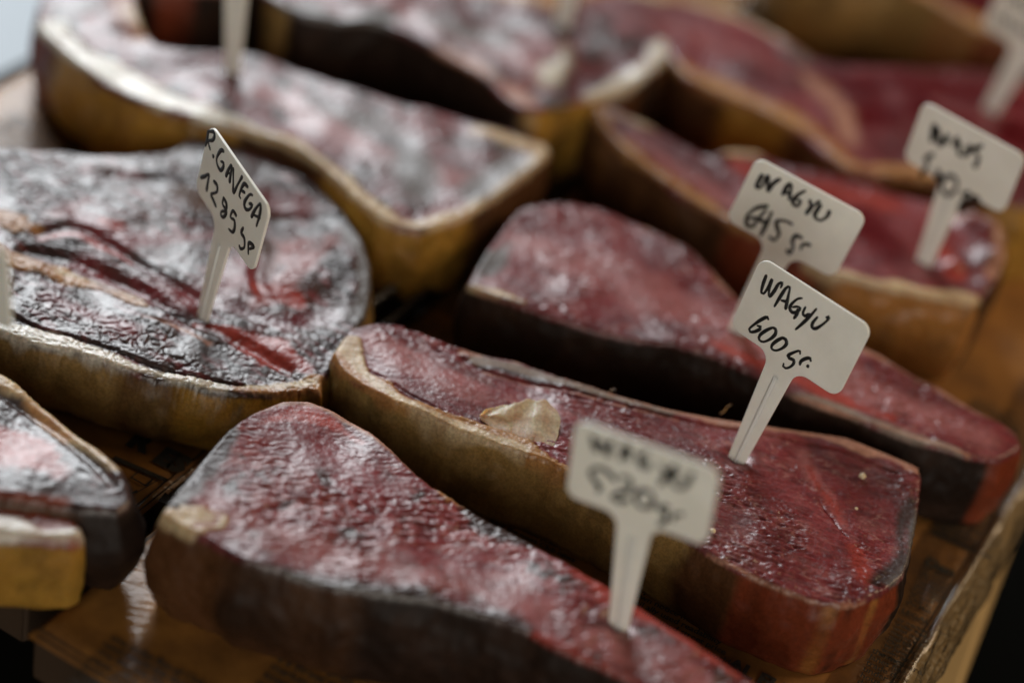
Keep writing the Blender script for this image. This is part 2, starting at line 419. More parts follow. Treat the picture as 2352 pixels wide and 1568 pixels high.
def steak(name, label, h, outline, strokes=(), side=(), base='lean', cell=.0009, fibre=20, tex=1.0, texscale=1.0, pebble=0, crusty=0.,
          marble=.5, rim=.0011, tilt=(0, 0), grooves=(), bumps=(), sidebase='rind', bulge=.002, seed=1, drips=.4, dents=(), sideamp=.0006, lean2='pink', cap=None):
    P = np.array([at(x, y, h)[:2] for x, y in outline]); Pa = catmull(P, .002); Pb = np.concatenate([np.linspace(P[q], P[(q + 1) % len(P)], max(1, int(np.linalg.norm(P[(q + 1) % len(P)] - P[q]) / .002)), endpoint=False) for q in range(len(P))])
    P = Pb * .8 + Pa[np.arange(len(Pb)) % len(Pa)] * .2 if len(Pa) == len(Pb) else Pa
    A, B = P, np.roll(P, -1, 0)
    if ((A[:, 0] * B[:, 1] - B[:, 0] * A[:, 1]).sum()) < 0: P = P[::-1].copy(); A, B = P, np.roll(P, -1, 0)
    tn = B - A; tn /= np.linalg.norm(tn, axis=1)[:, None]; N = np.c_[tn[:, 1], -tn[:, 0]]
    Nv = N + np.roll(N, 1, 0); Nv = Nv + np.roll(Nv, 1, 0) + np.roll(Nv, -1, 0); Nv /= np.linalg.norm(Nv, axis=1)[:, None]
    mn, mx = P.min(0) - 2 * cell, P.max(0) + 2 * cell
    gx, gy = np.arange(mn[0], mx[0], cell), np.arange(mn[1], mx[1], cell)
    X, Y = np.meshgrid(gx, gy, indexing='ij'); nx, ny = X.shape
    G = np.c_[X.ravel(), Y.ravel()]
    ins = inside(G, P)
    d, idx, par = segdist(G, A, B)
    sd = np.where(ins, d, -d)
    act = (sd > -.55 * cell).reshape(nx, ny)
    i = np.arange(nx * ny).reshape(nx, ny)
    keep = act[:-1, :-1] & act[1:, :-1] & act[1:, 1:] & act[:-1, 1:]
    f = np.stack([i[:-1, :-1][keep], i[1:, :-1][keep], i[1:, 1:][keep], i[:-1, 1:][keep]], -1)
    e = np.concatenate([f[:, [0, 1]], f[:, [1, 2]], f[:, [2, 3]], f[:, [3, 0]]])
    key = e[:, 0] * (nx * ny) + e[:, 1]; rkey = e[:, 1] * (nx * ny) + e[:, 0]
    bd = e[~np.isin(key, rkey)]
    nxt = {}
    for a, b in bd: nxt.setdefault(int(a), []).append(int(b))
    loops = []
    while nxt:
        st = next(iter(nxt)); lp = [st]; cur = st
        while True:
            L_ = nxt.get(cur)
            if not L_: break
            n_ = L_.pop()
            if not L_: del nxt[cur]
            if n_ == st: break
            lp.append(n_); cur = n_
        if len(lp) > 12: loops.append(lp)
    bv = np.unique(bd)
    # snap boundary verts on the outline
    near = A[idx[bv]] + (B[idx[bv]] - A[idx[bv]]) * par[bv][:, None]
    G[bv] = near; sd[bv] = 0
    used = np.unique(f); remap = -np.ones(nx * ny, int); remap[used] = np.arange(len(used))
    f = remap[f]; xy = G[used]; sd = sd[used]; idx = idx[used]; par = par[used]
    loops = [[int(remap[q]) for q in lp] for lp in loops]
    # ---- classes painted on the top
    def weights(pts, lst):
        out = []
        wob = perlin(np.c_[pts * 160, np.full(len(pts), seed)], seed + 50) * .0011 + perlin(np.c_[pts * 600, np.full(len(pts), seed)], seed + 51) * .0004
        for st in lst:
            c, pl, wd = st[:3]
            soft = st[3] if len(st) > 3 else .8
            q = catmull(np.array([at(x, y, h)[:2] for x, y in pl]), .004, False)
            wds = np.interp(np.linspace(0, 1, len(q) - 1), np.linspace(0, 1, len(wd)), wd) if isinstance(wd, (list, tuple)) else np.full(len(q) - 1, wd)
            dd, ii, _ = segdist(pts, q[:-1], q[1:])
            ww = wds[ii] / 1000
            ww = ww * np.clip(1 + 1.1 * perlin(np.c_[pts * 55, np.full(len(pts), seed + .5)], seed + 52), .25, 1.7)
            out.append((c, sstep(soft / 1000, -soft / 1000, dd - ww + wob * min(1, 1.6 * ww.mean() / .003))))
        return out
    ca, sa = math.cos(math.radians(fibre)), math.sin(math.radians(fibre))
    def colour(pts, z, lst, b0, issue):
        n = len(pts)
        w3 = np.c_[pts, z]
        c1 = np.array(CL[b0][0]); r = np.full(n, CL[b0][1]); ss = np.full(n, CL[b0][2]); ct = np.full(n, CL[b0][3])
        col = np.tile(c1, (n, 1)); part = np.full(n, PN.index(CL[b0][4]))
        if issue:   # marbling and dried patches of the cut face
            fp = np.c_[(pts[:, 0] * ca + pts[:, 1] * sa) * 80, (-pts[:, 0] * sa + pts[:, 1] * ca) * 210, np.full(n, seed * 1.7)]
            m = sstep(.02, .6, fbm(fp, seed + 3, 3, .6)) * marble
            col = col * (1 - m[:, None]) + np.array(CL[lean2][0]) * m[:, None]
            fg = np.c_[(pts[:, 0] * ca + pts[:, 1] * sa) * 170, (-pts[:, 0] * sa + pts[:, 1] * ca) * 1100, np.full(n, seed * 1.1)]
            m = (sstep(.15, .6, fbm(fg, seed + 63, 2, .6)) * .5 * sstep(-.3, .4, fbm(np.c_[pts * 50, np.full(n, seed)], seed + 64, 2)))[:, None]
            col = col * (1 - m) + np.array(CL['pink'][0]) * m
            vp = np.c_[(pts[:, 0] * ca + pts[:, 1] * sa) * 75, (-pts[:, 0] * sa + pts[:, 1] * ca) * 150, np.full(n, seed * 2.3)]
            vn = np.abs(fbm(vp, seed + 66, 3, .55)); m = (sstep(.075, .0, vn) * .55 * sstep(-.25, .3, perlin(np.c_[pts * 60, np.full(n, seed)], seed + 67)))[:, None] * (.25 if b0 == 'crust' else 1)
            col = col * (1 - m) + np.array([.42, .21, .175]) * m
            m = sstep(-.5, .5, fbm(np.c_[pts * 22, np.full(n, seed)], seed + 65, 3))[:, None]; col = col * (.66 + .5 * m)
            m = sstep(.1, -.5, fbm(fp * 1.4, seed + 9, 2, .6))[:, None] * .3
            col = col * (1 - m)
            if crusty:
                m = sstep(.55 - crusty, 1.05 - crusty, fbm(np.c_[pts * 70, np.full(n, seed)], seed + 21, 3, .6) + .15)
                col = col * (1 - m[:, None]) + np.array(CL['crust'][0]) * m[:, None]
        else:
            m = sstep(-.3, .6, fbm(np.c_[pts * 48, z * 40], seed + 13, 4, .6))[:, None]
            col = col * (.7 + .55 * m)
        for c, wt in weights(pts, lst):
            cc = np.array(CL[c][0]); nn = fbm(w3 * (140 if issue else 60), seed + 31, 3, .6)
            cc = cc[None] * (1 if issue else (1 - .28 * sstep(.1, .6, fbm(np.c_[pts * 55, z * 40], seed + 91, 3, .6)))[:, None])
            cc = cc * (1 + (.35 if issue else .15) * np.clip(nn, -1, 1)[:, None] * np.array([.7, 1, 1.2]))
            w_ = wt[:, None]; col = col * (1 - w_) + cc * w_
            r = r * (1 - wt) + CL[c][1] * wt; ss = ss * (1 - wt) + CL[c][2] * wt; ct = ct * (1 - wt) + CL[c][3] * wt
            part = np.where(wt > .5, PN.index(CL[c][4]), part)
        return col, r, ss, ct, part
    # ---- top relief
    zz = np.full(len(xy), seed * 3.3)
    low = fbm(np.c_[xy * 28, zz], seed, 2) * .0012 * tex
    u_, v_ = xy[:, 0] * ca + xy[:, 1] * sa, -xy[:, 0] * sa + xy[:, 1] * ca
    wv = perlin(np.c_[xy * 120, zz], seed + 1) * .35
    k = 1 / texscale
    fb = fbm(np.c_[u_ * 175 * k + wv, v_ * 590 * k + wv * 2, zz], seed + 2, 4, .45)
    rel = (1 - np.abs(fb) * 1.6) * .00041 * tex * (.2 + 1.2 * sstep(-.35, .5, perlin(np.c_[xy * 45, zz], seed + 12)))
    if cell < .0007: rel += fbm(np.c_[xy * 1150, zz], seed + 4, 2) * .00005 * tex
    rel += perlin(np.c_[xy * 420, zz], seed + 14) * .00006 * tex
    if pebble:
        wq = np.c_[u_ * 170, v_ * 300] * k + np.c_[perlin(np.c_[xy * 150, zz], seed + 6), perlin(np.c_[xy * 150, zz + 9], seed + 7)] * 1.3
        f1, f2 = worley(wq, seed + 5); pb = sstep(0, .16, f2 - f1) * (1 - .15 * f1)
        pm = sstep(-.35, .25, perlin(np.c_[xy * 45, zz], seed + 8) + pebble - .5)
        rel = rel * (1 - .4 * pm) + (pb * .00055 + .0008 * perlin(np.c_[xy * 80, zz], seed + 9)) * tex * pm
    tw = weights(xy, strokes)
    fatw = np.zeros(len(xy))
    for c, wt in tw:
        s_ = {'fat': .9, 'white': .85, 'amber': 1, 'tan': .4, 'bone': .4, 'grey': .8, 'wine': .5, 'red': .6}.get(c, 1)
        if s_ < 1: rel = rel * (1 - wt * (1 - s_))
        if c in ('fat', 'white', 'amber'): fatw = np.maximum(fatw, wt)
    z = h + low + rel - .0003
    z += fatw * .0006
    for pl, wd, dp in grooves:
        q = catmull(np.array([at(x, y, h)[:2] for x, y in pl]), .003, False)
        dd, _, _ = segdist(xy, q[:-1], q[1:]); dd = dd + perlin(np.c_[xy * 400, zz], seed + 70) * .0004
        z -= sstep(wd / 1000, 0, dd) * dp / 1000
    for (bx, by), rad, hh in bumps:
        b_ = at(bx, by, h)[:2]; dd = np.linalg.norm(xy - b_, axis=1) / (rad / 1000)
        z += np.exp(-dd ** 2 * 1.6) * hh / 1000
    for bx, by in dents:
        b_ = at(bx, by, h)[:2]; dd = np.linalg.norm(xy - b_, axis=1); z += (-.0022 * np.exp(-(dd / .0042) ** 2) + .0002 * np.exp(-((dd - .0065) / .0022) ** 2))
    rr = rim * (1 + .5 * perlin(np.c_[xy * 60, zz], seed + 17)) + fatw * .0006
    rr = np.maximum(rr, .0008)
    q = np.clip(sd, 0, rr); z -= rr - np.sqrt(np.maximum(rr ** 2 - (rr - q) ** 2, 0))
    z += (xy[:, 0] - P[:, 0].mean()) * tilt[0] + (xy[:, 1] - P[:, 1].mean()) * tilt[1]
    V = [np.c_[xy, z]]; col, r, ss, ct, part = colour(xy, z, strokes, base, True)
    COLs = [col]; FIN = [np.c_[r, ss, ct]]; PT = [part]
    nv = len(xy); Fs = [f]
    SIDE = []
    for lp in loops:
        lp = np.array(lp); m = len(lp)
        K = max(10, int(h / max(cell * 1.1, .0008)))
        nrm = Nv[idx[lp]] * (1 - par[lp])[:, None] + np.roll(Nv, -1, 0)[idx[lp]] * par[lp][:, None]
        nrm /= np.linalg.norm(nrm, axis=1)[:, None]
        p0 = xy[lp]; z0 = z[lp]
        jig = perlin(np.c_[p0 * 330, np.zeros(m)], seed + 60) * .0005 + perlin(np.c_[p0 * 900, np.zeros(m)], seed + 61) * .0002
        V[0][lp, :2] += nrm * jig[:, None]
        prev = lp
        for kk in range(1, K + 1):
            t = kk / K; zk = z0 * (1 - t) + .0004 * t
            q3 = np.c_[p0 * 60, zk * 48]
            off = jig * max(0, 1 - t * 7) + math.sin(math.pi * min(1, t * 1.05)) * bulge + (fbm(q3, seed + 40, 3, .6) * sideamp * 2.2 + perlin(np.c_[p0 * 260, zk * 260], seed + 44) * sideamp * .35) * min(1, t * 5)
            off = off - max(0, t - .93) / .07 * .0012
            pk = p0 + nrm * off[:, None]
            V.append(np.c_[pk, zk])
            cs, r_, s_, c_, pt = colour(pk, zk, side, sidebase, False)
            drip = .0016 + drips * fatw[lp] * np.clip(fbm(np.c_[p0 * 38, zk * 12], seed + 80, 3) + .25, 0, 1) * .014
            bl = sstep(0, 1, (z0 - zk) / drip)[:, None]
            tc, tr_, ts, tc2 = COLs[0][lp], FIN[0][lp, 0], FIN[0][lp, 1], FIN[0][lp, 2]
            COLs.append(tc * (1 - bl) + cs * bl)
            FIN.append(np.c_[r_, s_, c_] * bl + FIN[0][lp] * (1 - bl)); PT.append(pt)
            cur = nv + np.arange(m); nv += m
            pn = np.roll(prev, -1); cn = np.roll(cur, -1)
            Fs.append(np.stack([prev, cur, cn, pn], -1)); prev = cur
    V = np.concatenate(V); Fc = np.concatenate(Fs); CC = np.clip(np.concatenate(COLs), 0, 1); FF = np.concatenate(FIN); PP = np.concatenate(PT)
    # vertex normals of the whole cut, kept when it is split into its parts
    a, b, c, d4 = (V[Fc[:, j]] for j in range(4)); fn = np.cross(c - a, d4 - b)
    VN = np.zeros_like(V)
    for j in range(4):
        for ax in range(3): VN[:, ax] += np.bincount(Fc[:, j], fn[:, ax], len(V))
    VN /= np.maximum(np.linalg.norm(VN, axis=1), 1e-12)[:, None]
    if VN[:len(xy), 2].mean() < 0: Fc = Fc[:, ::-1].copy(); VN = -VN
    fp = np.array([np.bincount(x, minlength=len(PN)).argmax() for x in PP[Fc]]) if False else np.median(PP[Fc], axis=1).astype(int)
    root = empty(name)
    def islands(ff):
        us, inv = np.unique(ff, return_inverse=True); inv = inv.reshape(ff.shape); lab = np.arange(len(us))
        while True:
            m = lab[inv].min(1); new = lab.copy()
            for j in range(4): np.minimum.at(new, inv[:, j], m)
            new = new[new]
            if (new == lab).all(): return lab[inv[:, 0]]
            lab = new
    for rep in range(3):                            # specks go to the tissue they touch
        for k_ in range(len(PN)):
            w_ = np.where(fp == k_)[0]
            if not len(w_): continue
            lb = islands(Fc[w_]); u_l, cnt = np.unique(lb, return_counts=True)
            for q in u_l[cnt < 400]:
                fw = w_[lb == q]; vm = np.zeros(len(V), bool); vm[Fc[fw].ravel()] = True
                tch = vm[Fc].any(1); tch[fw] = False; nb = fp[tch]; nb = nb[nb != k_]
                if len(nb): fp[fw] = np.bincount(nb).argmax()
    for k_, nm in enumerate(PN):
        w_ = np.where(fp == k_)[0]
        if len(w_) < 40: continue
        lb = islands(Fc[w_]); u_l, cnt = np.unique(lb, return_counts=True)
        thr = 400
        groups = [[q] for q in u_l[cnt >= thr]] or [list(u_l)]
        rest = list(u_l[cnt < thr]) if (cnt >= thr).any() else []
        groups[int(np.argmax([cnt[np.isin(u_l, g_)].sum() for g_ in groups]))] += rest
        for g_ in groups:
            ff = Fc[w_[np.isin(lb, g_)]]
            us = np.unique(ff); rm = np.zeros(len(V), int); rm[us] = np.arange(len(us))
            mesh_obj(nm, V[us], rm[ff], MEAT, root, True, VN[us], CC[us], FF[us])
    # underside
    lp = loops[0]; last = V[-len(loops[-1]):]
    tag(root, label, 'steak', 'dry aged steaks on the boards')
    return root
PN = ['lean_meat', 'dried_crust', 'fat_cap', 'membrane', 'bone', 'dried_rind']

# 600 gr cut, in focus
S2 = steak('steak', 'long wagyu cut in focus carrying the 600 gr tag, with a torn flap of fat', .036,
 [(765, 812), (800, 762), (860, 745), (920, 748), (985, 770), (1060, 797), (1130, 815), (1190, 826), (1280, 862), (1400, 898), (1520, 932), (1690, 965), (1800, 983), (1940, 1003), (2040, 1040), (2112, 1073), (2115, 1112), (2106, 1202), (2092, 1274), (2074, 1324), (2027, 1364), (1977, 1384), (1930, 1393), (1862, 1375), (1804, 1352), (1754, 1328), (1696, 1306), (1628, 1260), (1540, 1205), (1430, 1150), (1340, 1105), (1256, 1060), (1149, 1024), (1048, 985), (968, 950), (900, 925), (830, 885), (785, 850)],
 strokes=[('pink', [(880, 800), (1000, 860), (1100, 900)], 6, 4), ('crust', [(1120, 832), (1250, 868), (1400, 910), (1540, 945)], [3, 2, 1.5], 1.2), ('bone', [(1100, 822), (1190, 842), (1300, 878), (1450, 922), (1560, 946)], [2.4, 1.8, 1.3, .8]),
  ('tan', [(1060, 806), (1190, 826), (1400, 898), (1690, 968), (1940, 1006), (2110, 1075)], [.6, .7, 1.3, 2.2, 3.8, 3.6]), ('tan', [(1110, 852), (1250, 885), (1400, 925), (1560, 962)], .5, .4),
  ('amber', [(775, 815), (810, 855), (860, 885), (930, 925), (1010, 962), (1100, 1000), (1200, 1030), (1290, 1075)], [6, 5.5, 4, 4, 5.5, 7, 5.5, 2.5]),
  ('fat', [(800, 800), (850, 870), (930, 925), (1010, 965), (1100, 1000), (1200, 1035)], [4.5, 2, 1.6, 2, 3, 3]),
  ('tan', [(1628, 1262), (1754, 1330), (1862, 1376), (1930, 1392), (1990, 1382)], .7, .5),
  ('pink', [(1845, 1040), (1868, 1090), (1912, 1150), (1935, 1200)], [3.5, 4.5, 3, 1.2], 2), ('red', [(1860, 1070), (1880, 1110), (1915, 1155), (1935, 1195)], [1, 2.6, 2, .8], 2.5), ('wine', [(1890, 1156), (1898, 1170), (1912, 1183), (1926, 1208), (1942, 1226)], .35, .3), ('red', [(1968, 1262), (1985, 1330)], [2, 3], 3),
  ('grey', [(2100, 1170), (2098, 1225), (2078, 1290), (2040, 1335)], [1.5, 2.5, 3, 2.5], 1.5), ('crust', [(2095, 1150), (2070, 1210), (2070, 1280), (2010, 1340)], [2.5, 2, 3, 2], 2)],
 side=[('olive', [(765, 815), (900, 925), (1048, 985), (1256, 1060), (1430, 1150), (1560, 1210)], 9, 4), ('brown', [(1650, 1270), (1750, 1330)], 8, 4), ('redside', [(1760, 1330), (1862, 1375), (1960, 1392), (2040, 1362)], 9, 3), ('rind', [(2082, 1318), (2110, 1200), (2120, 1080)], 6, 1), ('orange', [(2008, 1374), (2014, 1371)], .8, 1.5), ('orange', [(1905, 1388), (1915, 1390)], 1.5, 3), ('rind', [(1950, 1390), (1956, 1389)], .5, 2)],
 cell=.00048, fibre=-12, tex=1.45, texscale=1.1, marble=.5, seed=2, drips=1, dents=[(1693, 1048)], tilt=(0, 0),
 grooves=[([(1884, 1146), (1898, 1170), (1912, 1183), (1926, 1208), (1945, 1229)], 1.2, .4), ([(1040, 800), (1110, 845), (1300, 893), (1480, 940), (1640, 975), (1800, 1008), (1940, 1040), (2060, 1085)], 1.5, .9), ([(850, 850), (930, 900), (1010, 940), (1090, 975)], 1.5, .7)], sidebase='brown')
# 520 gr cut, front
S1 = steak('steak', 'large wagyu cut at the front with silvery dry surface, carrying the 520 gr tag', .041,
 [(370, 1185), (400, 1135), (430, 1095), (480, 1035), (530, 985), (590, 945), (650, 919), (710, 918), (770, 940), (850, 985), (900, 1028), (960, 1088), (1040, 1138), (1130, 1196), (1180, 1222), (1240, 1258), (1340, 1320), (1450, 1383), (1540, 1440), (1640, 1500), (1760, 1580), (1900, 1680), (1880, 1760), (1760, 1745), (1640, 1680), (1540, 1615), (1480, 1575), (1400, 1538), (1280, 1490), (1215, 1455), (1120, 1418), (1010, 1388), (900, 1372), (780, 1352), (640, 1308), (560, 1288), (480, 1242), (420, 1218)],
 strokes=[('pink', [(480, 1160), (650, 1230), (850, 1290), (1100, 1360), (1300, 1440), (1600, 1580)], [4, 5, 6, 5, 5, 4], 9), ('lean', [(620, 990), (750, 1040), (900, 1130)], [7, 8, 6], 6),
  ('grey', [(372, 1190), (430, 1100), (530, 988)], [3.5, 4.5, 3.5], 2), ('crust', [(440, 1110), (490, 1050), (540, 1000)], [1.5, 3, 2], 2),
  ('fat', [(380, 1188), (440, 1195), (500, 1200)], [2.5, 5.5, 3.5]), ('tan', [(470, 1165), (505, 1185), (490, 1208), (450, 1212)], .8, .5),
  ('tan', [(560, 962), (650, 921), (710, 920), (770, 942), (900, 1030), (970, 1095)], [.6, 1.6, 1.8, 1.3, 1]), ('red', [(600, 975), (680, 948), (760, 965), (830, 1010)], [1, 2.5, 2.5, 1], 1.5), ('amber', [(985, 1103), (1040, 1140), (1080, 1165)], [1, 2.6, 1]),
  ('crust', [(1080, 1165), (1150, 1210), (1220, 1248)], [2.5, 5.5, 3], 2), ('crust', [(560, 1290), (780, 1350), (900, 1368), (1010, 1385), (1150, 1425), (1220, 1452)], [1.5, 3, 4, 4.5, 4, 1.5], 2.5),
  ('grey', [(660, 1312), (900, 1370), (1100, 1412)], 1.2, 1.5), ('red', [(1330, 1325), (1400, 1360)], [2.5, 5], 3), ('red', [(1440, 1390), (1540, 1445), (1700, 1545)], 1.6, 1.2), ('red', [(1230, 1462), (1400, 1538), (1540, 1612)], 1.5, 1.2)],
 side=[('brown', [(370, 1190), (480, 1240)], 7, 4), ('brown', [(500, 1255), (800, 1360)], 2, 8)],
 cell=.00052, fibre=10, tex=1.75, texscale=1.15, marble=.7, seed=5, dents=[(1419, 1432)], crusty=.1, bulge=.004)
# cut behind the 600 gr one
S3 = steak('steak', 'long wagyu cut behind the 600 gr tag, pale pink face and very dark near side', .036,
 [(1074, 652), (1090, 622), (1120, 575), (1150, 530), (1195, 478), (1240, 465), (1300, 465), (1380, 480), (1480, 520), (1570, 562), (1640, 622), (1700, 680), (1800, 735), (1900, 775), (1985, 805), (2050, 838), (2160, 888), (2260, 948), (2335, 995), (2348, 1025), (2300, 1052), (2220, 1046), (2130, 1022), (2040, 987), (1950, 950), (1850, 916), (1740, 862), (1640, 820), (1540, 790), (1440, 770), (1340, 748), (1250, 727), (1180, 703), (1115, 674)],
 strokes=[('pink', [(1200, 560), (1400, 640), (1600, 740), (1900, 860), (2250, 1000)], [8, 12, 10, 7, 5], 8), ('red', [(1640, 790), (1850, 880), (2050, 960)], 2.5, 3),
  ('grey', [(1085, 650), (1120, 610), (1170, 560)], [4, 5, 2], 3), ('fat', [(1078, 655), (1130, 670), (1200, 700)], [3, 3, 1], 1.5),
  ('tan', [(1480, 522), (1570, 564), (1640, 624), (1720, 695), (1900, 778), (2050, 840), (2260, 950), (2335, 998)], [1, 1.8, 1.8, 1.8, 1.8, 1.4, 1.2, 1]), ('bone', [(1815, 900), (1950, 945), (2080, 995), (2200, 1035)], [1, 3, 3, 2]),
  ('tan', [(1815, 902), (2040, 980), (2225, 1044)], .6, .5)],
 side=[('redside', [(2348, 1020), (2310, 1052)], 4, 2)],
 cell=.00062, fibre=-12, tex=1.6, texscale=1.2, marble=.6, seed=8, bulge=.002)
# 540 gr cut
S4 = steak('steak', 'wagyu cut with amber fat side and glossy red lump, carrying the 540 gr tag', .043,
 [(1362, 240), (1400, 243), (1450, 262), (1500, 285), (1552, 312), (1606, 345), (1640, 362), (1662, 345), (1700, 340), (1740, 346), (1804, 376), (1912, 405), (2020, 430), (2080, 447), (2180, 480), (2272, 515), (2308, 546), (2305, 607), (2280, 655), (2258, 682), (2237, 697), (2128, 681), (2020, 661), (1913, 625), (1860, 600), (1800, 572), (1732, 540), (1697, 522), (1625, 478), (1552, 443), (1508, 407), (1436, 353), (1405, 310), (1375, 265)],
 strokes=[('pink', [(1450, 310), (1560, 390), (1680, 460)], [4, 5, 4], 5), ('red', [(1700, 380), (1850, 430), (2050, 470)], 4, 5), ('wine', [(1850, 470), (1980, 520), (2080, 570)], 10, 6),
  ('amber', [(1370, 250), (1430, 330), (1508, 398), (1625, 468), (1732, 535)], 3.5, 2), ('fat', [(1400, 258), (1500, 290)], 2, 2), ('fat', [(1660, 350), (1740, 352)], 2.5, 2), ('fat', [(1860, 605), (1913, 625), (2020, 658), (2128, 678), (2237, 692)], [3, 3.5, 4.5, 4.5, 5], 2),
  ('tan', [(2170, 500), (2240, 520), (2295, 560), (2285, 640)], 5, 3), ('red', [(2170, 570), (2200, 630)], 4, 2)],
 side=[('orange', [(1913, 625), (2020, 661), (2128, 681), (2240, 697)], 8, 6), ('brown', [(1365, 250), (1508, 407), (1732, 540), (1860, 600)], 9, 5), ('redside', [(1700, 525), (1840, 600)], 5, 5), ('rind', [(2262, 680), (2300, 610)], 4, 2)],
 cell=.0008, fibre=-10, tex=1.5, marble=.3, seed=11, bumps=[((2225, 520), 7, 6), ((2270, 545), 8, 7), ((2280, 600), 8, 6), ((2190, 610), 6, 4), ((2270, 650), 8, 3), ((1655, 365), 5, 2)], base='lean', lean2='wine', sidebase='orange')
S5 = steak('steak', 'thick cut with broad tan fat edge and dark red eye at upper right', .043,
 [(1320, 5), (1370, -15), (1450, -25), (1552, -5), (1625, 7), (1696, 29), (1760, 62), (1804, 90), (1858, 126), (1912, 144), (2020, 155), (2164, 158), (2254, 162), (2352, 185), (2500, 240), (2560, 380), (2480, 470), (2352, 475), (2300, 462), (2200, 440), (2120, 405), (2056, 398), (2002, 403), (1948, 389), (1894, 349), (1840, 306), (1732, 245), (1640, 205), (1580, 175), (1545, 135), (1508, 83), (1436, 54), (1370, 35)],
 strokes=[('pink', [(1400, 10), (1600, 80), (1800, 160)], 3, 5), ('wine', [(1900, 180), (2100, 200), (2352, 230)], 7, 5), ('wine', [(1990, 270), (2100, 260), (2250, 300), (2400, 330)], [9, 14, 15, 13], 5), ('tan', [(1850, 170), (1920, 240), (1950, 320)], 4, 4),
  ('amber', [(1560, 150), (1640, 190), (1740, 235), (1850, 290), (1940, 370), (2010, 392)], [4, 5, 6, 7, 6, 4], 3), ('amber', [(2000, 385), (2120, 395), (2250, 435)], [3, 4, 3], 2),
  ('fat', [(1450, -20), (1625, 10), (1760, 65), (1858, 128)], [3, 4, 3.5, 2.5], 2), ('grey', [(1800, 110), (1850, 140)], 3, 2), ('red', [(2300, 190), (2400, 230)], 2, 2)],
 side=[('brown', [(1545, 135), (1732, 245), (1894, 349), (2002, 403)], 9, 5), ('gold', [(2300, 465), (2480, 475)], 9, 4), ('gold', [(1700, 235), (1780, 280)], 5, 6)],
 cell=.0010, fibre=-15, tex=1.2, marble=.5, seed=14, base='lean', lean2='wine', sidebase='brown')
S6 = steak('steak', 'dusty grey brown cut at top centre with a white dried rim', .045,
 [(600, -20), (640, 8), (700, 32), (790, 46), (870, 48), (925, 68), (985, 100), (1050, 138), (1110, 178), (1150, 213), (1190, 245), (1240, 256), (1290, 242), (1350, 226), (1420, 205), (1500, 165), (1537, 120), (1530, 85), (1480, 55), (1420, 38), (1340, 30), (1290, 8), (1200, -20), (1000, -60), (800, -90), (650, -80)],
 strokes=[('pink', [(900, 10), (1100, 90), (1250, 170)], [5, 7, 5], 8), ('grey', [(1000, 40), (1150, 100)], 7, 8), ('tan', [(1000, 110), (1150, 190), (1210, 235)], 4, 3), ('white', [(1300, 110), (1280, 180)], [4, 6], 4), ('crust', [(1370, 90), (1440, 110)], 7, 4), ('crust', [(1170, 60), (1260, 60)], 4, 4),
  ('white', [(1525, 95), (1520, 130), (1450, 185), (1350, 220)], [5, 6, 5, 3], 2), ('grey', [(640, 5), (790, 40), (880, 40)], 6, 3), ('amber', [(1060, -40), (1180, -15), (1290, 18)], 7, 3), ('fat', [(1100, -30), (1250, 5)], 3, 2)],
 side=[('gold', [(1230, 256), (1300, 245), (1400, 215)], 6, 4), ('brown', [(1420, 205), (1537, 120)], 6, 3), ('olive', [(620, -10), (645, 10)], 5, 2)],
 cell=.0009, fibre=20, tex=1.7, marble=.5, seed=17, lean2='grey', crusty=.42)
S7 = steak('steak', 'curved cut at upper left with broad white fat band and yellow side', .038,
 [(86, 61), (108, 86), (144, 126), (187, 158), (230, 189), (281, 212), (324, 236), (378, 254), (432, 269), (500, 287), (560, 300), (625, 322), (690, 352), (735, 385), (774, 422), (807, 453), (861, 493), (915, 517), (969, 526), (1041, 511), (1113, 475), (1185, 425), (1239, 378), (1267, 349), (1252, 324), (1203, 306), (1113, 288), (1041, 263), (933, 241), (861, 218), (753, 185), (648, 140), (576, 122), (504, 117), (430, 118), (365, 110), (330, 80), (318, 36), (310, -10), (270, -60), (170, -70), (105, -30), (86, 20)],
 strokes=[('pink', [(550, 190), (750, 270), (950, 380), (1100, 420)], [4, 5, 6, 4], 8), ('grey', [(750, 240), (900, 300), (950, 430)], [5, 9, 7], 7), ('wine', [(330, 110), (440, 160), (540, 190)], 8, 4), ('crust', [(880, 320), (940, 330)], 5, 4),
  ('white', [(110, 60), (190, 130), (280, 180), (380, 225), (480, 262), (560, 285)], [10, 9.5, 8, 7, 6, 5], 2), ('fat', [(560, 290), (690, 345), (760, 400), (830, 462), (920, 508), (1000, 515)], [4.5, 4.5, 5, 4, 3, 2.5], 2), ('fat', [(960, 512), (1060, 492), (1150, 435), (1240, 365)], [2, 3, 2.5, 3], 3), ('grey', [(1080, 450), (1180, 370)], 5, 6),
  ('tan', [(285, -20), (300, 40), (310, 90)], 6, 3), ('fat', [(300, 20), (322, 80)], 2.5, 2), ('grey', [(130, 15), (190, 15)], 6, 3), ('fat', [(1100, 300), (1240, 340)], 3, 2)],
 side=[('gold', [(108, 86), (281, 212), (500, 287)], 8, 5), ('redside', [(86, 40), (110, 90)], 5, 4), ('gold', [(774, 422), (915, 517), (1000, 524), (1060, 500)], 8, 4), ('brown', [(1113, 475), (1267, 349)], 7, 4)],
 cell=.0008, fibre=25, tex=1.6, marble=.4, drips=.1, seed=20, lean2='grey', crusty=.45, sidebase='brown', bumps=[((300, 70), 9, 5)])
